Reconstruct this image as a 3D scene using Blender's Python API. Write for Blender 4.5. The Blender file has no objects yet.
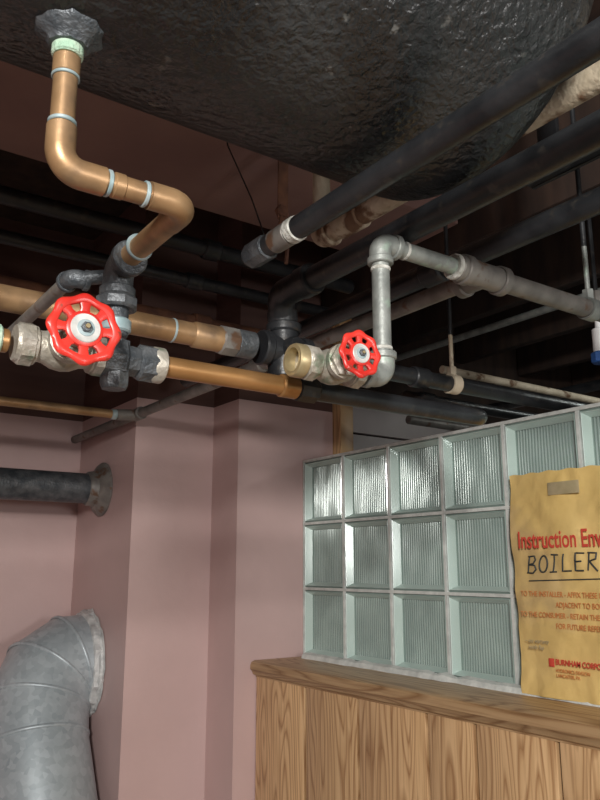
import bpy, bmesh, math, random
from mathutils import Vector, Matrix, noise
random.seed(4)
V=Vector
CZ=1.6
sc=bpy.context.scene
try: sc.view_settings.view_transform='Standard'
except Exception: pass

# ------------------------------------------------------------ materials
def new_mat(name):
    m=bpy.data.materials.new(name); m.use_nodes=True
    nt=m.node_tree; return m,nt,nt.nodes['Principled BSDF']
def noisy(name,c1,c2,scale=8,metal=0.0,rough=0.5,rough2=None,bump=0.0,bscale=60,detail=6,lo=0.35,hi=0.65,spec=0.5,stretch=(1,1,1),c3=None,s3=3,lo3=.58,hi3=.66):
    m,nt,b=new_mat(name); N=nt.nodes; L=nt.links
    tc=N.new('ShaderNodeTexCoord'); mp=N.new('ShaderNodeMapping'); mp.inputs['Scale'].default_value=stretch
    L.new(tc.outputs['Object'],mp.inputs[0])
    n=N.new('ShaderNodeTexNoise'); n.inputs['Scale'].default_value=scale; n.inputs['Detail'].default_value=detail
    L.new(mp.outputs[0],n.inputs['Vector'])
    r=N.new('ShaderNodeValToRGB'); r.color_ramp.elements[0].position=lo; r.color_ramp.elements[1].position=hi
    r.color_ramp.elements[0].color=(*c1,1); r.color_ramp.elements[1].color=(*c2,1)
    L.new(n.outputs['Fac'],r.inputs[0])
    out=r.outputs[0]
    if c3:
        n3=N.new('ShaderNodeTexNoise'); n3.inputs['Scale'].default_value=s3; n3.inputs['Detail'].default_value=8
        L.new(tc.outputs['Object'],n3.inputs['Vector'])
        r3=N.new('ShaderNodeValToRGB'); r3.color_ramp.elements[0].position=lo3; r3.color_ramp.elements[1].position=hi3
        L.new(n3.outputs['Fac'],r3.inputs[0])
        mx=N.new('ShaderNodeMixRGB'); L.new(r3.outputs[0],mx.inputs[0]); L.new(out,mx.inputs[1]); mx.inputs[2].default_value=(*c3,1)
        out=mx.outputs[0]
    L.new(out,b.inputs['Base Color'])
    b.inputs['Metallic'].default_value=metal; b.inputs['Specular IOR Level'].default_value=spec
    if rough2 is not None:
        mr=N.new('ShaderNodeMapRange'); mr.inputs[3].default_value=rough; mr.inputs[4].default_value=rough2
        mr.inputs[1].default_value=.3; mr.inputs[2].default_value=.7
        L.new(n.outputs['Fac'],mr.inputs[0]); L.new(mr.outputs[0],b.inputs['Roughness'])
    else: b.inputs['Roughness'].default_value=rough
    if bump:
        n2=N.new('ShaderNodeTexNoise'); n2.inputs['Scale'].default_value=bscale; n2.inputs['Detail'].default_value=4
        L.new(tc.outputs['Object'],n2.inputs['Vector'])
        bp=N.new('ShaderNodeBump'); bp.inputs['Strength'].default_value=bump; bp.inputs['Distance'].default_value=.01
        L.new(n2.outputs['Fac'],bp.inputs['Height']); L.new(bp.outputs[0],b.inputs['Normal'])
    return m
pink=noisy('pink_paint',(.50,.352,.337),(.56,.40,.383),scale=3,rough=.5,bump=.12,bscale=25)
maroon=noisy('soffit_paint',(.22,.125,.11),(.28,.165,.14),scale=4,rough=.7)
rim_shade=noisy('rim_board_shade_brown',(.08,.04,.034),(.13,.07,.056),scale=5,rough=.8,stretch=(.3,.3,3))  # brown boards; the dark tone also paints in the upper wall's shade
dkwood=noisy('old_joist_wood',(.022,.013,.010),(.05,.028,.019),scale=20,rough=.8,stretch=(1,1,.2))
concrete=noisy('concrete',(.20,.19,.18),(.3,.29,.27),scale=5,rough=.85,bump=.3)
copper=noisy('aged_copper',(.31,.185,.09),(.45,.285,.15),scale=14,metal=.5,rough=.34,rough2=.5,c3=(.18,.12,.075),s3=20,lo3=.48,hi3=.72,bump=.04,bscale=120)
copper_h=noisy('hot_copper_line',(.36,.19,.07),(.50,.28,.12),scale=10,metal=.6,rough=.3,rough2=.45,c3=(.22,.12,.06),s3=22,lo3=.55,hi3=.75)
brass=noisy('valve_bronze',(.36,.33,.27),(.55,.52,.46),scale=40,metal=.45,rough=.45,bump=.2,bscale=200,c3=(.24,.28,.21),s3=30)
brassy=noisy('yellow_brass',(.38,.30,.16),(.52,.43,.25),scale=40,metal=.6,rough=.4)
solder=noisy('solder_band',(.26,.36,.38),(.40,.48,.50),scale=60,metal=.3,rough=.5)
verdi=noisy('verdigris',(.30,.46,.34),(.52,.62,.50),scale=60,rough=.7,bump=.4,bscale=200)
white_tape=noisy('thread_tape',(.38,.38,.34),(.64,.64,.60),scale=80,rough=.7,bump=.4,bscale=200)
galv=noisy('galvanized_steel',(.20,.215,.205),(.33,.35,.33),scale=35,metal=.4,rough=.5,bump=.1,bscale=200,c3=(.33,.41,.35),s3=25)
steel=noisy('grey_steel_pipe',(.15,.14,.13),(.25,.235,.215),scale=25,metal=.35,rough=.5,c3=(.14,.08,.05),s3=30)
fit=noisy('dark_iron_fitting',(.06,.07,.08),(.14,.15,.16),scale=40,metal=.4,rough=.45,bump=.3,bscale=180)
black=noisy('black_iron',(.012,.013,.015),(.026,.028,.031),scale=18,metal=.1,rough=.30,rough2=.42,bump=.08,bscale=150,c3=(.04,.037,.034),s3=40)
beige=noisy('flaking_painted_pipe',(.42,.35,.25),(.60,.52,.40),scale=18,rough=.7,c3=(.16,.09,.05),s3=14,lo3=.56,hi3=.62,bump=.3,bscale=90)
rust=noisy('rust',(.10,.045,.03),(.20,.09,.05),scale=30,rough=.85)
red=noisy('red_enamel',(.50,.022,.016),(.66,.04,.028),scale=20,rough=.32,c3=(.22,.05,.03),s3=60,lo3=.62,hi3=.68)
silver=noisy('name_disc_aluminium',(.55,.55,.53),(.75,.75,.72),scale=90,metal=.4,rough=.4)
mortar=noisy('grey_white_mortar',(.50,.53,.51),(.66,.69,.66),scale=40,rough=.8,bump=.2,bscale=120)
foil=noisy('torn_foil_cement',(.42,.43,.43),(.66,.67,.66),scale=30,metal=.2,rough=.55,bump=.5,bscale=60)
siding=noisy('white_siding',(.42,.36,.36),(.52,.46,.45),scale=4,rough=.6)
white_pl=noisy('white_enamel',(.7,.72,.74),(.8,.8,.8),scale=10,rough=.4)
blue=noisy('blue_enamel',(.03,.10,.35),(.05,.15,.45),scale=10,rough=.4)
tape=noisy('clasp_tape',(.30,.25,.14),(.40,.33,.20),scale=30,rough=.5)
inkred,_,b=new_mat('red_ink'); b.inputs['Base Color'].default_value=(.55,.06,.035,1); b.inputs['Roughness'].default_value=.7
inklt,_,b=new_mat('red_ink_small'); b.inputs['Base Color'].default_value=(.56,.20,.06,1); b.inputs['Roughness'].default_value=.7
inkblk,_,b=new_mat('marker_ink'); b.inputs['Base Color'].default_value=(.03,.035,.035,1); b.inputs['Roughness'].default_value=.6
paper=noisy('manila_yellow_paper',(.60,.42,.145),(.68,.49,.19),scale=6,rough=.6,bump=.5,bscale=14,c3=(.52,.37,.16),s3=5)

tankm=noisy('lumpy_black_tank_paint',(.014,.015,.016),(.030,.032,.033),scale=9,rough=.24,rough2=.42,c3=(.10,.10,.095),s3=42,lo3=.68,hi3=.74,spec=.55)
nt=tankm.node_tree; N=nt.nodes; L=nt.links
tc=N.new('ShaderNodeTexCoord'); vo=N.new('ShaderNodeTexNoise'); vo.inputs['Scale'].default_value=85; vo.inputs['Detail'].default_value=2.5; vo.inputs['Distortion'].default_value=.2
L.new(tc.outputs['Object'],vo.inputs['Vector']); bp=N.new('ShaderNodeBump'); bp.inputs['Strength'].default_value=.75; bp.inputs['Distance'].default_value=.007
L.new(vo.outputs['Fac'],bp.inputs['Height']); L.new(bp.outputs[0],N['Principled BSDF'].inputs['Normal'])

def spangle():
    m,nt,b=new_mat('spangled_zinc'); N=nt.nodes; L=nt.links
    tc=N.new('ShaderNodeTexCoord'); v=N.new('ShaderNodeTexVoronoi'); v.inputs['Scale'].default_value=70
    L.new(tc.outputs['Object'],v.inputs['Vector'])
    n=N.new('ShaderNodeTexNoise'); n.inputs['Scale'].default_value=7; n.inputs['Detail'].default_value=8
    L.new(tc.outputs['Object'],n.inputs['Vector'])
    mx=N.new('ShaderNodeMixRGB'); mx.inputs[0].default_value=.3
    L.new(n.outputs['Fac'],mx.inputs[1]); L.new(v.outputs['Color'],mx.inputs[2])
    r=N.new('ShaderNodeValToRGB'); r.color_ramp.elements[0].position=.3; r.color_ramp.elements[1].position=.7
    r.color_ramp.elements[0].color=(.30,.35,.38,1); r.color_ramp.elements[1].color=(.48,.54,.57,1)
    L.new(mx.outputs[0],r.inputs[0]); L.new(r.outputs[0],b.inputs['Base Color'])
    b.inputs['Metallic'].default_value=.3; b.inputs['Roughness'].default_value=.42
    return m
zinc=spangle()

def oak(name,vertical=True,dark=1.0):
    m,nt,b=new_mat(name); N=nt.nodes; L=nt.links
    tc=N.new('ShaderNodeTexCoord'); geo=N.new('ShaderNodeNewGeometry')
    mul=N.new('ShaderNodeMath'); mul.operation='MULTIPLY'; mul.inputs[1].default_value=7.3
    L.new(geo.outputs['Random Per Island'],mul.inputs[0])
    cmb=N.new('ShaderNodeCombineXYZ')
    for i in range(3): L.new(mul.outputs[0],cmb.inputs[i])
    mp=N.new('ShaderNodeMapping'); mp.inputs['Scale'].default_value=(1,9,1.1) if vertical else (9,1.0,9)
    L.new(tc.outputs['Object'],mp.inputs[0])
    add=N.new('ShaderNodeVectorMath'); add.operation='ADD'; L.new(mp.outputs[0],add.inputs[0]); L.new(cmb.outputs[0],add.inputs[1])
    w=N.new('ShaderNodeTexNoise'); w.inputs['Scale'].default_value=1.1; w.inputs['Detail'].default_value=1.5; w.inputs['Distortion'].default_value=.3
    L.new(add.outputs[0],w.inputs['Vector'])
    m2=N.new('ShaderNodeMath'); m2.operation='MULTIPLY'; m2.inputs[1].default_value=19; L.new(w.outputs['Fac'],m2.inputs[0])
    fr=N.new('ShaderNodeMath'); fr.operation='FRACT'; L.new(m2.outputs[0],fr.inputs[0])
    r=N.new('ShaderNodeValToRGB'); e=r.color_ramp.elements
    e[0].position=0; e[0].color=(.36*dark,.195*dark,.085*dark,1)
    e[1].position=1; e[1].color=(.42*dark,.24*dark,.11*dark,1)
    x=e.new(.3); x.color=(.68*dark,.45*dark,.24*dark,1)
    x=e.new(.8); x.color=(.62*dark,.40*dark,.205*dark,1)
    L.new(fr.outputs[0],r.inputs[0])
    mp2=N.new('ShaderNodeMapping'); mp2.inputs['Scale'].default_value=(1,190,6) if vertical else (190,6,190)
    L.new(tc.outputs['Object'],mp2.inputs[0])
    n=N.new('ShaderNodeTexNoise'); n.inputs['Scale'].default_value=1; n.inputs['Detail'].default_value=3; L.new(mp2.outputs[0],n.inputs['Vector'])
    r2=N.new('ShaderNodeValToRGB'); r2.color_ramp.elements[0].position=.3; r2.color_ramp.elements[0].color=(.62,.54,.48,1); r2.color_ramp.elements[1].position=.55; r2.color_ramp.elements[1].color=(1,1,1,1)
    L.new(n.outputs['Fac'],r2.inputs[0])
    mx=N.new('ShaderNodeMixRGB'); mx.blend_type='MULTIPLY'; mx.inputs[0].default_value=.7
    L.new(r.outputs[0],mx.inputs[1]); L.new(r2.outputs[0],mx.inputs[2])
    mr=N.new('ShaderNodeMapRange'); mr.inputs[3].default_value=.84; mr.inputs[4].default_value=1.06; L.new(geo.outputs['Random Per Island'],mr.inputs[0])
    sc2=N.new('ShaderNodeVectorMath'); sc2.operation='SCALE'; L.new(mx.outputs[0],sc2.inputs[0]); L.new(mr.outputs[0],sc2.inputs['Scale'])
    L.new(sc2.outputs[0],b.inputs['Base Color'])
    b.inputs['Roughness'].default_value=.42
    return m
oakv=oak('oak_panelling'); oakh=oak('oak_trim',False,.68)

def glassy():
    m,nt,b=new_mat('block_glass_pane'); N=nt.nodes; L=nt.links
    out=N['Material Output']; tr=N.new('ShaderNodeBsdfTransparent'); tr.inputs[0].default_value=(.94,.98,.965,1)
    b.inputs['Base Color'].default_value=(.52,.61,.58,1); b.inputs['Roughness'].default_value=.12; b.inputs['Specular IOR Level'].default_value=1.0
    mx=N.new('ShaderNodeMixShader'); mx.inputs[0].default_value=.16
    L.new(tr.outputs[0],mx.inputs[1]); L.new(b.outputs[0],mx.inputs[2]); L.new(mx.outputs[0],out.inputs[0])
    return m
gpane=glassy()
def backglass():
    m,nt,b=new_mat('block_glass_fluted'); N=nt.nodes; L=nt.links; out=N['Material Output']
    tc=N.new('ShaderNodeTexCoord'); n=N.new('ShaderNodeTexNoise'); n.inputs['Scale'].default_value=9; n.inputs['Detail'].default_value=2
    L.new(tc.outputs['Object'],n.inputs['Vector'])
    r=N.new('ShaderNodeValToRGB'); r.color_ramp.elements[0].position=.35; r.color_ramp.elements[1].position=.65
    r.color_ramp.elements[0].color=(.34,.41,.395,1); r.color_ramp.elements[1].color=(.60,.69,.66,1); L.new(n.outputs['Fac'],r.inputs[0])
    L.new(r.outputs[0],b.inputs['Base Color']); b.inputs['Roughness'].default_value=.2; b.inputs['Specular IOR Level'].default_value=.9
    t=N.new('ShaderNodeBsdfTranslucent'); t.inputs[0].default_value=(.78,.90,.87,1)
    mx=N.new('ShaderNodeMixShader'); mx.inputs[0].default_value=.3; L.new(b.outputs[0],mx.inputs[1]); L.new(t.outputs[0],mx.inputs[2]); L.new(mx.outputs[0],out.inputs[0])
    return m
grib=backglass()
ggroove,nt_,b=new_mat('block_glass_groove'); b.inputs['Base Color'].default_value=(.22,.28,.265,1); b.inputs['Roughness'].default_value=.15
gside,nt_,b=new_mat('block_glass_side'); b.inputs['Base Color'].default_value=(.60,.70,.67,1); b.inputs['Roughness'].default_value=.16; b.inputs['Specular IOR Level'].default_value=.8
grim,nt_,b=new_mat('block_glass_rim'); b.inputs['Base Color'].default_value=(.30,.39,.36,1); b.inputs['Roughness'].default_value=.1; b.inputs['Specular IOR Level'].default_value=1

# ------------------------------------------------------------ mesh builder
def frame(d):
    d=V(d).normalized(); a=V((0,0,1)) if abs(d.z)<.9 else V((1,0,0))
    u=d.cross(a).normalized(); v=d.cross(u).normalized(); return d,u,v
def fillet(pts,br,k=8):
    pts=[V(p) for p in pts]; out=[pts[0]]
    for i in range(1,len(pts)-1):
        a,b_,c=pts[i-1],pts[i],pts[i+1]
        d1=(a-b_).normalized(); d2=(c-b_).normalized(); ang=d1.angle(d2)
        if ang>3.1: out.append(b_); continue
        t=min(br/max(math.tan(ang/2),.01),(a-b_).length*.49,(c-b_).length*.49)
        p0=b_+d1*t; p2=b_+d2*t
        rr=t*math.tan(ang/2); bis=(d1+d2).normalized(); cc=b_+bis*(rr/math.sin(ang/2))
        v0=p0-cc; v2=p2-cc; tot=v0.angle(v2); ax=v0.cross(v2).normalized()
        for j in range(k+1): out.append(cc+Matrix.Rotation(tot*j/k,3,ax)@v0)
    out.append(pts[-1]); return out
class B:
    def __init__(s,name): s.name=name; s.bm=bmesh.new(); s.m=[]
    def mi(s,m):
        if m not in s.m: s.m.append(m)
        return s.m.index(m)
    def rings(s,rs,mat,closed=False,caps=True):
        k=s.mi(mat); vs=[[s.bm.verts.new(p) for p in r] for r in rs]; n=len(rs[0]); M=len(vs)
        for i in range(M if closed else M-1):
            a,b_=vs[i],vs[(i+1)%M]
            for j in range(n):
                f=s.bm.faces.new((a[j],a[(j+1)%n],b_[(j+1)%n],b_[j])); f.material_index=k; f.smooth=True
        if caps and not closed:
            for r in (vs[0],vs[-1]):
                try: f=s.bm.faces.new(r); f.material_index=k
                except Exception: pass
    def lathe(s,p,d,prof,mat,n=28,jit=0,caps=True):
        d,u,v=frame(d); p=V(p); rs=[]
        js=[1+random.uniform(-jit,jit) for _ in range(n)]
        for t,r in prof:
            r=max(r,2e-4); rs.append([p+d*t+(u*math.cos(6.28318*j/n)+v*math.sin(6.28318*j/n))*r*js[j] for j in range(n)])
        s.rings(rs,mat,caps=caps)
    def cyl(s,a,b_,r,mat,n=28,bev=None):
        a=V(a);b_=V(b_);l=(b_-a).length; e=min(r*.12,l*.2) if bev is None else bev
        s.lathe(a,b_-a,[(0,r-e),(e,r),(l-e,r),(l,r-e)],mat,n)
    def band(s,c,d,r,w,mat): d=V(d).normalized(); s.cyl(V(c)-d*w/2,V(c)+d*w/2,r,mat)
    def sweep(s,pts,r,mat,n=24,caps=True):
        pts=[V(p) for p in pts]; rs=[]; M=len(pts)
        tang=[(pts[min(i+1,M-1)]-pts[max(i-1,0)]).normalized() for i in range(M)]
        d,u,v=frame(tang[0])
        for i in range(M):
            t=tang[i]; u=(u-t*u.dot(t)).normalized(); v=t.cross(u)
            rr=r[i] if isinstance(r,(list,tuple)) else r
            rs.append([pts[i]+(u*math.cos(6.28318*j/n)+v*math.sin(6.28318*j/n))*rr for j in range(n)])
        s.rings(rs,mat,caps=caps)
    def box(s,lo,hi,mat,bev=0.0,rot=None):
        lo=V(lo);hi=V(hi); c=(lo+hi)/2; sz=hi-lo
        t=bmesh.new(); bmesh.ops.create_cube(t,size=1)
        for v in t.verts: v.co=V((v.co.x*sz.x,v.co.y*sz.y,v.co.z*sz.z))
        if bev: bmesh.ops.bevel(t,geom=t.edges[:],offset=bev,segments=2,affect='EDGES',profile=.5)
        if rot: 
            for v in t.verts: v.co=rot@v.co
        k=s.mi(mat)
        for v in t.verts: v.co+=c
        for f in t.faces: f.material_index=k
        me=bpy.data.meshes.new('t'); t.to_mesh(me); t.free(); s.bm.from_mesh(me); bpy.data.meshes.remove(me)
    def elbow(s,c,da,db,r,L_,mat,k=1.22,collar=True,br=None):
        c=V(c);da=V(da).normalized();db=V(db).normalized()
        path=fillet([c+da*L_,c,c+db*L_],br or L_*.8,10); s.sweep(path,r*k,mat)
        if collar:
            for d in (da,db): s.cyl(c+d*L_*.72,c+d*L_*1.04,r*k*1.17,mat,bev=r*.12)
    def tee(s,c,run,br,r,L_,mat,k=1.25):
        c=V(c);run=V(run).normalized();br=V(br).normalized()
        s.cyl(c-run*L_,c+run*L_,r*k,mat); s.cyl(c,c+br*L_,r*k,mat)
        for d in (run,-run,br): s.cyl(c+d*L_*.7,c+d*L_*1.05,r*k*1.18,mat,bev=r*.12)
    def wheel(s,c,nrm,R):
        d,u,v=frame(nrm); c=V(c); rs=[]
        lob=8
        for i in range(96):
            a=6.28318*i/96; q=.5+.5*math.cos(lob*a); Rr=R*(.845+.055*q); mr=R*(.115+.04*q)
            rad=u*math.cos(a)+v*math.sin(a)
            rs.append([c+rad*Rr+rad*mr*math.cos(6.28318*j/10)+d*mr*.7*math.sin(6.28318*j/10) for j in range(10)])
        s.rings(rs,red,closed=True)
        s.lathe(c-d*R*.20,d,[(0,R*.30),(R*.05,R*.44),(R*.16,R*.53),(R*.25,R*.51),(R*.29,R*.42)],red,32)
        for i in range(lob):
            a=6.28318*(i+.0)/lob; rad=u*math.cos(a)+v*math.sin(a); tg=-u*math.sin(a)+v*math.cos(a)
            ring=[]
            for t,w in ((.42,.16),(.6,.115),(.82,.17)):
                ring.append([c+rad*R*t+tg*w*R*x+d*R*(.07*y-(.06 if t<.5 else .02)) for x,y in ((-1,-1),(-1,.6),(-.6,1),(.6,1),(1,.6),(1,-1))])
            s.rings(ring,red)
        s.lathe(c+d*R*.07,d,[(0,R*.42),(R*.03,R*.42),(R*.05,R*.40),(R*.045,R*.36)],silver,32)
        s.lathe(c+d*R*.11,d,[(0,R*.24),(R*.03,R*.24),(R*.035,R*.2)],solder,24)
        s.lathe(c+d*R*.14,d,[(0,R*.15),(R*.10,R*.15),(R*.12,R*.12)],fit,6)
        s.lathe(c+d*R*.24,d,[(0,R*.07),(R*.08,R*.065)],brassy,12)
    def gate(s,c,run,stem,r,Lh,wd,R,mat):
        c=V(c);run=V(run).normalized();stem=V(stem).normalized()
        s.lathe(c-run*Lh,run,[(0,r*1.35),(Lh*.06,r*1.5),(Lh*.42,r*1.5),(Lh*.46,r*1.2),(Lh*.6,r*1.25),(Lh*.8,r*1.6),(Lh,r*1.7),(Lh*1.2,r*1.6),(Lh*1.4,r*1.25),(Lh*1.54,r*1.2),(Lh*1.58,r*1.5),(Lh*1.94,r*1.5),(Lh*2,r*1.35)],mat,28)
        for q in(-.78,.78): s.lathe(c+run*(q*Lh-Lh*.16),run,[(0,r*1.55),(Lh*.03,r*1.68),(Lh*.29,r*1.68),(Lh*.32,r*1.55)],mat,8)
        s.lathe(c,stem,[(0,r*1.5),(wd*.3,r*1.35),(wd*.34,r*1.65),(wd*.46,r*1.65),(wd*.5,r*1.2),(wd*.62,r*.95)],mat,24)
        s.lathe(c+stem*wd*.44,stem,[(0,r*1.6),(wd*.12,r*1.6),(wd*.14,r*1.35)],mat,6)
        s.lathe(c+stem*wd*.62,stem,[(0,r*.9),(wd*.16,r*.9),(wd*.2,r*.6)],mat,6)
        s.cyl(c+stem*wd*.7,c+stem*wd*1.0,r*.3,brassy,12)
        s.wheel(c+stem*wd,stem,R)
    def done(s,parent=None,sharp=38):
        bmesh.ops.recalc_face_normals(s.bm,faces=s.bm.faces[:])
        me=bpy.data.meshes.new(s.name); s.bm.to_mesh(me); s.bm.free()
        for m in s.m: me.materials.append(m)
        try: me.set_sharp_from_angle(angle=math.radians(sharp))
        except Exception: pass
        o=bpy.data.objects.new(s.name,me); sc.collection.objects.link(o)
        if parent: o.parent=parent
        return o
X=V((1,0,0));Y=V((0,1,0));Z=V((0,0,1))
def P(x,y,h): return V((x,y,CZ+h))

# ------------------------------------------------------------ room
CEIL=2.78
b=B('floor'); b.box((-1.8,-1.9,-.1),(4.3,3.0,0),concrete); b.done()
b=B('ceiling'); b.box((-1.8,-1.9,CEIL),(4.3,3.0,CEIL+.1),dkwood); b.done()
b=B('wall_rear'); poly=[(-1.8,2.57),(.875,2.57),(.875,2.097),(1.135,2.097),(1.135,1.94),(1.49,1.94),(1.49,2.9),(-1.8,2.9)]
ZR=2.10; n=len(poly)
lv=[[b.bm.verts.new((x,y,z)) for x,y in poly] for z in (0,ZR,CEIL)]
for q,mt in ((0,pink),(1,rim_shade)):
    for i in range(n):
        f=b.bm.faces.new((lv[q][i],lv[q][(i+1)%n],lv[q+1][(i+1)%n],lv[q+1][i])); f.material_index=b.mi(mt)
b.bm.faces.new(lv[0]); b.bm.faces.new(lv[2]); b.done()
b=B('wall_left'); b.box((-1.9,-1.9,0),(-1.8,2.9,CEIL),pink); b.done()
b=B('wall_front'); b.box((-1.8,-2.0,0),(4.3,-1.9,CEIL),pink); b.done()
b=B('wall_far'); b.box((4.3,-1.9,0),(4.4,3.0,CEIL),concrete); b.done()
b=B('wall_siding')
z=0
while z<2.14:
    b.box((1.56,2.30,z),(4.3,2.42,z+.118),siding,.004)
    b.box((1.56,2.315,z+.118),(4.3,2.42,z+.125),dkwood)
    z+=.125
b.box((1.56,2.30,z),(4.3,2.42,CEIL),dkwood)
b.done()
b=B('wall_partition'); b.box((1.225,-1.9,0),(1.46,1.94,1.30),concrete); b.done()
b=B('wood_panelling')
edges=[1.94]; 
for w in (.242,.215,.23,.135,.194,.17,.13,.19,.12,.2,.15,.19,.16,.2,.2,.2,.2,.2,.2,.2,.2,.2,.12): edges.append(edges[-1]-w)
groove,_,gb=new_mat('groove_dark_brown'); gb.inputs['Base Color'].default_value=(.05,.025,.012,1); gb.inputs['Roughness'].default_value=.8  # dark brown backing seen through the plank gaps
for i in range(len(edges)-1):
    if edges[i+1]<-1.89: break
    b.box((1.205,edges[i+1]+.0042,.0),(1.224,edges[i]-.0042,1.308),oakv,.0025)
b.box((1.2165,-1.88,0),(1.2245,1.938,1.306),groove)
b.done()
b=B('trim_1')
pr=[(1.365,1.300),(1.365,1.345),(1.20,1.345),(1.190,1.341),(1.186,1.333),(1.186,1.322),(1.192,1.316),(1.195,1.308),(1.2045,1.303),(1.2045,1.300)]
k=b.mi(oakh)
a_=[b.bm.verts.new((x,-1.88,z)) for x,z in pr]; c_=[b.bm.verts.new((x,1.938,z)) for x,z in pr]
b.bm.faces.new(a_); b.bm.faces.new(c_)
for i in range(len(pr)): b.bm.faces.new((a_[i],a_[(i+1)%len(pr)],c_[(i+1)%len(pr)],c_[i]))
pts=[];q=-1.85
while q<1.93: pts.append(V((1.350+.007*noise.noise(V((q*9,0,0))),q,1.345))); q+=.03
b.sweep(pts,[.016+.007*noise.noise(V((i*.9,3,1))) for i in range(len(pts))],mortar,8)
b.done()

# ------------------------------------------------------------ glass block window
BL=.1985; BH=.193; Z0=1.348; Y0=1.938; XF=1.37; XB=1.45
b=B('window_1')
ncol=17; D=.026
for r in range(4):
    z=Z0+r*BH
    b.box((XF-.001,Y0-ncol*BL,z-.0038 if r else z),(XB,Y0,z+.0038),mortar)
for c in range(ncol+1):
    y=Y0-c*BL; b.box((XF-.0005,y-.0038,Z0),(XB,y+.0038 if c else y,Z0+3*BH),mortar)
def quad(p,mat,sm=False):
    f=b.bm.faces.new([b.bm.verts.new(q) for q in p]); f.material_index=b.mi(mat); f.smooth=sm
for c in range(ncol):
    for r in range(3):
        y1=Y0-c*BL-.0038; y0=y1-BL+.0076; z0=Z0+r*BH+.0038; z1=z0+BH-.0076
        rm=.005
        iy0,iy1,iz0,iz1=y0+rm,y1-rm,z0+rm,z1-rm
        O=[(y0,z0),(y1,z0),(y1,z1),(y0,z1)]; I=[(iy0,iz0),(iy1,iz0),(iy1,iz1),(iy0,iz1)]
        s_=.010; J=[(iy0+s_,iz0+s_),(iy1-s_,iz0+s_),(iy1-s_,iz1-s_),(iy0+s_,iz1-s_)]
        for i in range(4):
            j=(i+1)%4
            quad([(XF+.007,*O[i]),(XF+.007,*O[j]),(XF+.001,*I[j]),(XF+.001,*I[i])],grim)
            quad([(XF+.001,*I[i]),(XF+.001,*I[j]),(XF+D-.004,*J[j]),(XF+D-.004,*J[i])],gside)
            quad([(XF+D-.004,*J[i]),(XF+D-.004,*J[j]),(XF+D+.006,*J[j]),(XF+D+.006,*J[i])],grim)
        quad([(XF+.0025,*I[i]) for i in range(4)],gpane)
        jy0,jy1,jz0,jz1=J[0][0],J[1][0],J[0][1],J[2][1]
        nr=20; sg=5; prev=None; amp=.0045; zs=6
        for t in range(nr*sg+1):
            yy=jy0+(jy1-jy0)*t/(nr*sg); ph=(t%sg)/sg
            cur=[]
            for q in range(zs+1):
                zz=jz0+(jz1-jz0)*q/zs
                wv=.0022*noise.noise(V((c*3.1,yy*28,zz*14))) 
                cur.append(b.bm.verts.new((XF+D+.003-amp*math.sin(math.pi*ph)+wv,yy,zz)))
            if prev:
                for q in range(zs):
                    f=b.bm.faces.new((prev[q],cur[q],cur[q+1],prev[q+1])); f.material_index=b.mi(ggroove if (t-1)%sg==0 else grib); f.smooth=False
            prev=cur
b.done(sharp=30)

b=B('wall_stud'); b.box((1.492,1.90,0),(1.545,1.99,CEIL),oakv,.003); b.done()

# ------------------------------------------------------------ ceiling framing
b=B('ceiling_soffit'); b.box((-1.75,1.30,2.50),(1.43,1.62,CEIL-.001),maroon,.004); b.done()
for i in range(6):
    x=1.62+i*.42
    b=B('ceiling_joist' ); b.box((x,-1.85,2.50),(x+.045,2.29,CEIL-.001),dkwood,.003); b.done()
b=B('ceiling_girder'); b.box((1.44,-1.85,2.44),(1.485,1.93,CEIL-.001),dkwood,.003); b.done()

# ------------------------------------------------------------ tank
TY,TH,TR=.636,.73,.24
TX=.682
b=B('black_storage_tank')
prof=[(0,.02),(.03,.13),(.08,.21),(.14,TR)]
x=.14
while x<TX+1.04: prof.append((x+.001,TR)); x+=.06
for i in range(17):
    a=i/16*math.pi/2; prof.append((TX+1.1+.098*math.sin(a),TR*max(math.cos(a),.001)**.95))
b.lathe(P(-1.1,TY,TH),X,prof,tankm,112)
b.lathe(P(.180,.636,.512),-Z,[(0,.034),(.018,.034),(.025,.030),(.030,.021),(.036,.018)],fit,28,jit=.06)
for xh in (-.7,.30):
    for s2 in (-1,1):
        b.cyl(P(xh,TY+s2*(TR+.012),TH),P(xh,TY+s2*(TR+.012),CEIL-CZ),.008,black,10)
b.done()

# ------------------------------------------------------------ copper zig-zag
r=.0112; x1=.180; x2=.309
b=B('copper_drain_pipe')
zc=.352
b.cyl(P(x1,.636,.478),P(x1,.636,zc+.02),r,copper)
b.cyl(P(x1,.636,.478),P(x1,.636,.466),r*1.3,verdi)
b.cyl(P(x1,.636,.466),P(x1,.636,.446),r*1.12,copper)
b.band(P(x1,.636,.445),Z,r*1.16,.003,solder)
b.band(P(x1,.636,zc+.046),Z,r*1.16,.004,solder)
b.elbow(P(x1,.636,zc),Z,X,r,.042,copper,1.22,False,.032)
b.band(P(x1+.046,.636,zc),X,r*1.15,.004,solder)
b.cyl(P(x1+.03,.636,zc),P(x2-.03,.636,zc),r,copper)
b.cyl(P(x1+.05,.636,zc),P(x1+.062,.636,zc),r*1.1,copper)
b.band(P(x2-.046,.636,zc),X,r*1.15,.004,solder)
b.elbow(P(x2,.636,zc),-X,Y,r,.042,copper,1.22,False,.030)
b.cyl(P(x2,.67,zc),P(x2,.80,zc-.002),r*1.12,copper)
b.band(P(x2,.755,zc),Y,r*1.4,.004,solder)
b.done()
b=B('steel_tee_fitting')
b.elbow(P(x2,.815,zc-.004),-Y,-Z,r*1.1,.036,fit,1.45,True)
b.cyl(P(x2,.815,.30),P(x2,.815,.262),.0145,fit)
b.cyl(P(x2,.815,.31),P(x2,.815,.295),.025,fit,8)
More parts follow.
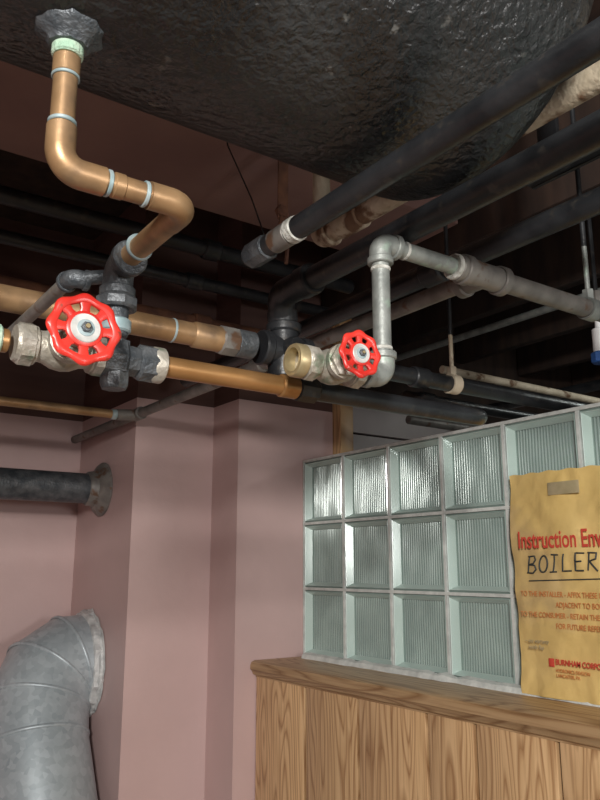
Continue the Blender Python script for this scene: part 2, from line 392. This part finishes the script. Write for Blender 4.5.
b.cyl(P(x2,.815,.283),P(x2,.815,.267),.018,solder)
b.done()
b=B('steel_branch_pipe')
b.cyl(P(.268,.87,.340),P(.268,2.25,.340),.0085,steel); b.elbow(P(.268,.858,.340),Y,X,.0085,.02,fit,1.3); b.cyl(P(.275,.858,.34),P(.309,.84,.345),.0085,fit)
b.elbow(P(.268,2.26,.340),-Y,Z,.0085,.02,fit,1.3); b.cyl(P(.268,2.26,.35),P(.268,2.26,CEIL-CZ),.0085,steel)
b.done()

yA,hA,rA=1.07,.372,.0190
b=B('copper_supply_pipe')
b.cyl(P(-1.79,yA,hA),P(.60,yA,hA),rA,copper)
b.band(P(.50,yA,hA),X,rA*1.05,.004,solder)
b.lathe(P(.535,yA,hA),X,[(0,rA*1.03),(.004,rA*1.14),(.05,rA*1.14),(.055,rA*1.1)],copper)
b.cyl(P(.585,yA,hA),P(.618,yA,hA),rA*1.33,steel,8)
b.cyl(P(.615,yA,hA),P(.652,yA,hA),rA*1.25,fit)
b.done()
b=B('black_iron_tee_fitting')
b.tee(P(.715,yA,hA),X,Z,.022,.048,black,1.2)
b.lathe(P(.715,yA-.045,hA),Y,[(0,.016),(.006,.02),(.05,.02)],black,8)
b.cyl(P(.715,yA,hA-.05),P(.715,yA,hA),.028,black)
b.done()
b=B('black_iron_header_pipe')
b.cyl(P(.768,yA,hA),P(4.29,yA,hA),.0165,black)
b.cyl(P(1.02,yA,hA),P(1.06,yA,hA),.021,black)
b.done()

yB,hB,rB=.81,.235,.0128
b=B('copper_hot_line')
b.cyl(P(-1.79,yB,hB),P(.19,yB,hB),rB,copper_h)
b.cyl(P(.369,yB,hB),P(.575,yB,hB),rB,copper_h)
b.cyl(P(.170,yB,hB),P(.182,yB,hB),rB*1.3,verdi); b.cyl(P(.12,yB,hB),P(.170,yB,hB),rB*1.2,copper)
b.cyl(P(.535,yB,hB),P(.562,yB,hB),rB*1.2,copper_h)
b.cyl(P(.56,yB,hB),P(.593,yB,hB),rB*1.4,black,8)
b.done()
b=B('black_iron_return_pipe')
pp=fillet([P(.594,yB,hB),P(.93,yB,hB),P(1.15,1.235,.380),P(4.29,1.235,.380)],.06,8)
b.sweep(pp,.0135,black)
b.cyl(P(1.2,1.235,.38),P(1.24,1.235,.38),.0175,black)
b.done()
b=B('gate_valve')
b.gate(P(.248,yB,hB),X,V((-.02,-1,.06)),.0142,.052,.074,.0375,brass)
b.lathe(P(.288,yB,hB),X,[(0,.018),(.004,.0245),(.028,.0245),(.032,.019),(.045,.018),(.048,.016)],fit,8)
b.lathe(P(.335,yB,hB),X,[(0,.018),(.003,.022),(.020,.022),(.023,.018)],fit,8)
b.lathe(P(.352,yB,hB),X,[(0,.0205),(.002,.0215),(.014,.0215),(.016,.019)],brass,20)
b.lathe(P(.309,yB,hB+.02),-Z,[(0,.017),(.05,.017),(.056,.014)],fit,8)
b.done()

# ------------------------------------------------------------ galvanised bypass
yG,xG=.73,.645; rG=.0122
b=B('galvanized_pipe')
b.elbow(P(xG,yG,.434),X,-Z,rG,.030,galv,1.25)
b.cyl(P(xG,yG,.42),P(xG,yG,.25),rG,galv)
b.band(P(xG,yG,.396),Z,rG*1.1,.005,white_tape); b.band(P(xG,yG,.284),Z,rG*1.1,.005,white_tape)
b.elbow(P(xG,yG,.246),-X,Z,rG,.032,galv,1.3)
b.cyl(P(xG,yG,.434),P(.80,yG,.434),rG,galv)
b.band(P(.69,yG,.434),X,rG*1.08,.005,white_tape)
b.cyl(P(.785,yG,.434),P(.793,yG,.434),rG*1.6,white_tape,20)
b.cyl(P(.792,yG,.434),P(.835,yG,.434),rG*1.65,steel)
b.tee(P(.85,yG,.434),X,Y,.0155,.045,steel,1.25)
b.cyl(P(.88,yG,.434),P(4.29,yG,.434),.0155,steel)
b.done()
b=B('steel_cross_pipe')
b.cyl(P(.85,.775,.434),P(.85,2.569,.434),.0135,steel)
b.cyl(P(.85,1.35,.434),P(.85,1.39,.434),.018,steel); b.cyl(P(.85,2.0,.434),P(.85,2.05,.434),.0185,steel)
b.done()
b=B('gate_valve')
b.gate(P(.560,yG,.246),X,V((-.08,-1,.03)),.0135,.046,.062,.0285,brass)
b.lathe(P(.500,yG,.246),X,[(0,.0150),(0,.0195),(.003,.021),(.014,.021),(.016,.018),(.02,.018),(.02,.001)],brassy,28,caps=False)
b.lathe(P(.4995,yG,.246),X,[(0,.0150),(.018,.0145)],brassy,28,caps=False)
b.done()

# ------------------------------------------------------------ black overhead pipes along Y
b=B('black_overhead_pipe')
xx,hh=.558,.461
b.cyl(P(xx,-1.89,hh),P(xx,.93,hh),.0163,black)
b.cyl(P(xx,.80,hh),P(xx,.818,hh),.0182,white_tape); b.cyl(P(xx,.818,hh),P(xx,.86,hh),.0175,steel)
b.cyl(P(xx,.875,hh),P(xx,.925,hh),.0195,fit,8)
b.done()
b=B('black_overhead_pipe')
xx,hh=.694,.4665
b.cyl(P(xx,-1.89,hh),P(xx,.97,hh),.0195,black)
b.sweep(fillet([P(xx,.965,hh),P(xx,1.05,hh),P(.712,yA,hA+.055)],.03,8),.024,black)
b.cyl(P(xx,.95,hh),P(xx,.985,hh),.027,black); b.cyl(P(.708,1.066,hA+.075),P(.713,1.07,hA+.052),.027,black)
b.done()
b=B('black_overhead_pipe')
xx,hh=.95,.528
b.cyl(P(xx,-1.89,hh),P(xx,1.93,hh),.019,black); b.cyl(P(xx,.9,hh),P(xx,.95,hh),.025,black)
b.done()
b=B('flaking_painted_pipe')
xx,hh=.86,.655
b.cyl(P(xx,-1.89,hh),P(xx,1.13,hh),.0205,beige); b.cyl(P(xx,1.02,hh),P(xx,1.09,hh),.025,beige); b.elbow(P(xx,1.15,hh),-Y,Z,.018,.035,beige,1.3); b.cyl(P(xx,1.15,hh),P(xx,1.15,CEIL-CZ),.018,beige)
b.done()
b=B('black_iron_bracket')
b.box((1.05,.60,2.26),(1.058,.78,2.33),black,.002); b.box((1.05,.60,2.33),(1.13,.62,2.338),black,.001); b.box((1.05,.72,2.33),(1.06,.76,CEIL-.001),black,.001); b.box((.99,.60,2.262),(1.05,.78,2.268),black,.001)
b.done()

b=B('thin_copper_pipe')
b.cyl(P(-1.79,2.026,.425),P(.80,2.026,.425),.0125,copper); b.cyl(P(.77,2.026,.425),P(.785,2.026,.425),.0150,solder,16)
b.cyl(P(.785,2.026,.425),P(.84,2.026,.430),.0160,steel)
b.done()
b=B('black_flue_pipe')
yy=2.34; hh=.245
b.cyl(P(-1.79,yy,hh),P(.87,yy,hh),.047,fit)
b.lathe(P(.874,yy,hh),-X,[(0,.085),(.006,.085),(.016,.076),(.03,.056),(.05,.053),(.055,.049)],steel,40)
b.done()
for (yy,hh,rr,mt,xe) in ((1.75,.86,.022,black,1.42),(1.85,.80,.018,black,1.42),(1.8,.66,.02,rust,1.42)):
    b=B('ceiling_pipe'); b.cyl(P(-1.79,yy,hh),P(xe,yy,hh),rr,mt) ; b.cyl(P(.9,yy,hh),P(.95,yy,hh),rr*1.3,mt); b.done()
b=B('ceiling_ledger'); b.box((-1.79,1.70,2.62),(1.43,1.74,CEIL-.001),dkwood,.003); b.done()

# ------------------------------------------------------------ flue duct
b=B('galvanized_flue_duct')
R=.146; yd=2.40
key=[P(.872,yd,-.285),P(.82,yd,-.285),P(.760,yd-.012,-.318),P(.722,yd-.045,-.385),P(.708,yd-.09,-.48),P(.712,yd-.19,-.66),P(.718,yd-.30,-.90),P(.72,yd-.40,-1.22),P(.72,yd-.42,-1.598)]
b.sweep(key,R,zinc,72,caps=False)
for i in range(1,len(key)-1):
    a=key[i]; d=(key[i+1]-key[i-1]).normalized()
    b.lathe(a-d*.006,d,[(0,R*.998),(.002,R*1.022),(.006,R*1.028),(.010,R*1.022),(.012,R*.998)],zinc,72,caps=False)
b.done(sharp=60)
b=B('flue_wall_collar')
for (rr,t) in ((.164,.003),(.159,.012),(.155,.025)):
    b.lathe(P(.874,yd,-.285),-X,[(0,rr*.98),(t*.5,rr),(t,rr*.98),(t+.004,.146)],foil,56,jit=.035)
b.done()

# ------------------------------------------------------------ hangers & rods
def hanger(name,x,y,h,r,top=CEIL-CZ,mat=steel,rodl=.05):
    b=B(name); c=P(x,y,h); rs=[]
    for i in range(40):
        a=6.28318*i/40; rad=Y*math.cos(a)+Z*math.sin(a)
        rs.append([c+rad*(r+.0005)+X*w for w in (-.012,.012)]+[c+rad*(r+.004)+X*w for w in (.012,-.012)])
    b.rings(rs,mat,closed=True); b.cyl(c+Z*(r+.002),c+Z*(r+rodl),.0045,mat,10); b.cyl(c+Z*(r+rodl),P(x,y,top),.0045,black,10); b.cyl(c+Z*(r),c+Z*(r+.02),.010,mat,6); b.done()
hanger('pipe_hanger',1.135,yA,hA,.0165,mat=beige,rodl=.09)
hanger('pipe_hanger',1.118,yG,.434,.0155,mat=galv,rodl=.10)
b=B('rusty_hanger_strap')
b.box((.79,1.205,2.30),(.815,1.209,CEIL-.001),rust,.001); b.cyl(P(.80,1.20,.72),P(.80,1.215,.72),.014,rust,6); b.sweep(fillet([P(.802,1.207,.72),P(.79,1.20,.68),P(.81,1.20,.64),P(.80,1.19,.60)],.01,4),.004,rust,8)
b.done()
b=B('hanging_wire')
b.sweep(fillet([P(.55,1.00,.72),P(.535,.965,.66),P(.56,.93,.56),P(.556,.90,.51),P(.556,.885,.4805)],.03,6),.0012,black,6)
b.done()
for (a,c,r_,m) in ((P(1.5,.55,.50),P(4.29,.55,.50),.010,galv),(P(1.55,1.5,.56),P(4.29,1.5,.56),.012,beige),(P(1.9,-1.8,.78),P(1.9,2.28,.78),.012,galv),(P(2.5,-1.8,.67),P(2.5,2.28,.67),.02,black),(P(3.1,-1.8,.70),P(3.1,2.28,.70),.025,black),(P(1.6,1.7,.45),P(4.29,1.7,.45),.014,steel)):
    b=B('conduit_pipe'); b.cyl(a,c,r_,m,14); mid=(a+c)/2; dd=(c-a).normalized(); b.cyl(mid-dd*.02,mid+dd*.02,r_*1.4,m,14); b.done()
b=B('small_drain_valve')
vy=.96
b.cyl(P(1.50,vy,.53),P(1.50,vy,.47),.016,white_pl); b.cyl(P(1.50,vy,.475),P(1.50,vy,.45),.022,blue,8); b.cyl(P(1.50,vy,.60),P(1.50,vy,.525),.008,white_pl,10); b.cyl(P(1.50,vy,.62),P(1.50,vy,.59),.012,steel,6); b.cyl(P(1.50,vy,.61),P(1.50,vy,CEIL-CZ),.005,black,8)
b.done()
b=B('ceiling_light_fixture')
b.box((2.70,.0,2.66),(2.9,.9,2.72),white_pl,.01); b.box((2.79,.44,2.72),(2.82,.47,CEIL-.001),white_pl); b.done()

# ------------------------------------------------------------ envelope
W,H=.34,.452
b=B('manila_instruction_envelope'); k=b.mi(paper)
nx,nz=40,48
def surf(s,t):
    bul=.010*math.sin(math.pi*s/W)*math.sin(math.pi*min(t/H,1))
    w=.008*noise.noise(V((s*12,t*12,1.3)))+.006*abs(noise.noise(V((s*26,t*26,4))))
    lean=.012*(1-t/H)
    return 1.352-.006-lean-bul-w, 1.116-s-.016*(1-t/H)+.0015*math.sin(t*22+1)+.0008*math.sin(t*70), 1.3485+t
for side in (0,1):
    g=[]
    for i in range(nz+1):
        row=[]
        for j in range(nx+1):
            s=W*j/nx;t=H*i/nz
            x_,y_,z_=surf(s,t)
            if i==nz: z_+=.0015*math.sin(j*1.1)
            row.append(b.bm.verts.new((x_ if side==0 else 1.360-.0135*(1-t/H)+.001,y_,z_)))
        g.append(row)
    for i in range(nz):
        for j in range(nx):
            f=b.bm.faces.new((g[i][j],g[i][j+1],g[i+1][j+1],g[i+1][j])); f.material_index=k; f.smooth=True
    if side==0: g0=g
bd=lambda g:[g[0][j] for j in range(nx+1)]+[g[i][nx] for i in range(1,nz+1)]+[g[nz][j] for j in range(nx-1,-1,-1)]+[g[i][0] for i in range(nz-1,0,-1)]
A,C=bd(g0),bd(g)
for i in range(len(A)):
    f=b.bm.faces.new((A[i],A[(i+1)%len(A)],C[(i+1)%len(A)],C[i])); f.material_index=k
env=b.done(sharp=60)
fx=lambda s,t: V(surf(s,t))+V((-.0022,0,0))
Rm=Matrix(((0,0,-1),(-1,0,0),(0,1,0))).to_4x4()
def txt(name,body,s,h,size,mat,sx=1,shear=0,off=0,rot=0):
    cu=bpy.data.curves.new(name,'FONT'); cu.body=body; cu.size=size; cu.shear=shear; cu.offset=off; cu.extrude=.0003
    t=CZ+h-1.3485
    o=bpy.data.objects.new(name,cu); sc.collection.objects.link(o)
    xm=min(surf(s+q*.02,t+size*e)[0] for q in range(12) for e in (0,.4,.8))
    o.matrix_world=Matrix.Translation(V((xm-.0012,1.108-s,CZ+h)))@Rm@Matrix.Rotation(rot,4,'Z')@Matrix.Diagonal((sx,1,1,1))
    cu.materials.append(mat); o.parent=env; return o
txt('title_print','Instruction Envelope',.024,.042,.050,inkred,.66,0,.0006)
txt('small_print_1','TO THE INSTALLER - AFFIX THESE INSTRUCTIONS',.022,-.056,.0150,inklt,.80)
txt('small_print_2','ADJACENT TO BOILER.',.11,-.076,.0150,inklt,.8)
txt('small_print_3','TO THE CONSUMER - RETAIN THESE INSTRUCTIONS',.022,-.097,.0150,inklt,.80)
txt('small_print_4','FOR FUTURE REFERENCE.',.11,-.117,.0150,inklt,.8)
txt('maker_print_1','BURNHAM CORPORATION',.100,-.186,.0150,inkred,.8,0,.0003)
txt('maker_print_2','HYDRONICS DIVISION\nLANCASTER, PA',.100,-.200,.0095,inklt,.8)
txt('pencil_note','~ see warranty\n   inside flap',.03,-.148,.012,tape,.8,.3)
b=B('handwriting')
el=[(.32+.30*math.cos(a),.5+.48*math.sin(a)) for a in [i*6.28318/16+1.2 for i in range(17)]]
glyph=[[[(0,.02),(.06,1)],[(-.04,.97),(.42,1.0),(.55,.78),(.40,.56),(.08,.5),(.5,.46),(.62,.22),(.42,.0),(-.05,.02)]],
 [el],[[(.0,0),(.42,.02)],[(.2,0),(.26,1)],[(.05,1),(.48,.98)]],[[(.08,1),(.02,.02),(.58,.04)]],
 [[(.58,.98),(.08,1),(.02,.02),(.56,.02)],[(.05,.52),(.46,.54)]],[[(0,0),(.06,1)],[(-.03,.97),(.5,.95),(.5,.62),(.08,.5),(.6,-.04)]]]
s=.038; 
for gl in glyph:
    for st in gl:
        dense=[]
        for i in range(len(st)-1):
            for q in range(5): dense.append((st[i][0]+(st[i+1][0]-st[i][0])*q/5,st[i][1]+(st[i+1][1]-st[i][1])*q/5))
        dense.append(st[-1]); pts=[]
        for (u_,w_) in dense:
            ss=s+u_*.036+w_*.008; tt=CZ-.010-1.3485+w_*.035+ (s-.03)*.04
            p_=V(surf(ss,tt)); p_.x-=.0010; pts.append(p_)
        b.sweep(pts,.0017,inkblk,6)
    s+=.030
pts=[]
for i in range(40):
    q=i/39; p_=V(surf(.040+.175*q,.226+.006*q)); p_.x-=.0010; pts.append(p_)
b.sweep(pts,.0014,inkblk,6)
b.done(parent=env)
def patch(name,s,t,w,h,mat):
    b=B(name); xm=min(surf(s+w*i/6,t+h*j/3)[0] for i in range(7) for j in range(4))
    b.box((xm-.0014,1.108-s-w,1.3485+t),(xm-.0004,1.108-s,1.3485+t+h),mat,.0003); return b.done(parent=env)
patch('maker_logo',.083,.060,.013,.016,inkred)
patch('clasp_reinforcement',.105,.400,.075,.026,tape)
b=B('metal_clasp'); q=fx(.148,.413); b.cyl(q+V((.002,0,0)),q+V((-.002,0,0)),.006,silver,16); b.box(q+V((-.003,-.014,-.002)),q+V((-.001,.014,.002)),silver,.0005); b.done(parent=env)

# ------------------------------------------------------------ lights
def area(name,loc,target,size,power,col=(1,1,1),sy=None):
    l=bpy.data.lights.new(name,'AREA'); l.energy=power; l.color=col; l.size=size
    if sy: l.shape='RECTANGLE'; l.size_y=sy
    o=bpy.data.objects.new(name,l); sc.collection.objects.link(o); o.location=loc
    o.rotation_euler=(V(target)-V(loc)).to_track_quat('-Z','Y').to_euler(); return o
area('room_lamp',(-.85,-1.05,2.22),(1.0,1.6,1.4),.32,72,(1,.97,.92))
area('fill_light',(.75,-1.3,1.75),(.7,1.2,1.9),.35,14,(1,.98,.96))  # added fill light, lifts envelope and panelling, glints on the tank
area('far_room_lamp',(2.8,.45,2.64),(2.8,.45,0),.2,18,(.92,1,.96),.8)
w=bpy.data.worlds.new('World'); sc.world=w; w.use_nodes=True
w.node_tree.nodes['Background'].inputs[0].default_value=(.6,.65,.7,1); w.node_tree.nodes['Background'].inputs[1].default_value=.3

# ------------------------------------------------------------ camera
cam=bpy.data.cameras.new('camera'); co=bpy.data.objects.new('camera',cam); sc.collection.objects.link(co); sc.camera=co
cam.sensor_fit='VERTICAL'; cam.sensor_height=24; cam.lens=24*760/800; cam.clip_start=.02
p=math.radians(12.5); f=V((.574*math.cos(p),.819*math.cos(p),math.sin(p)))
co.location=(0,0,CZ); co.rotation_euler=f.to_track_quat('-Z','Y').to_euler()
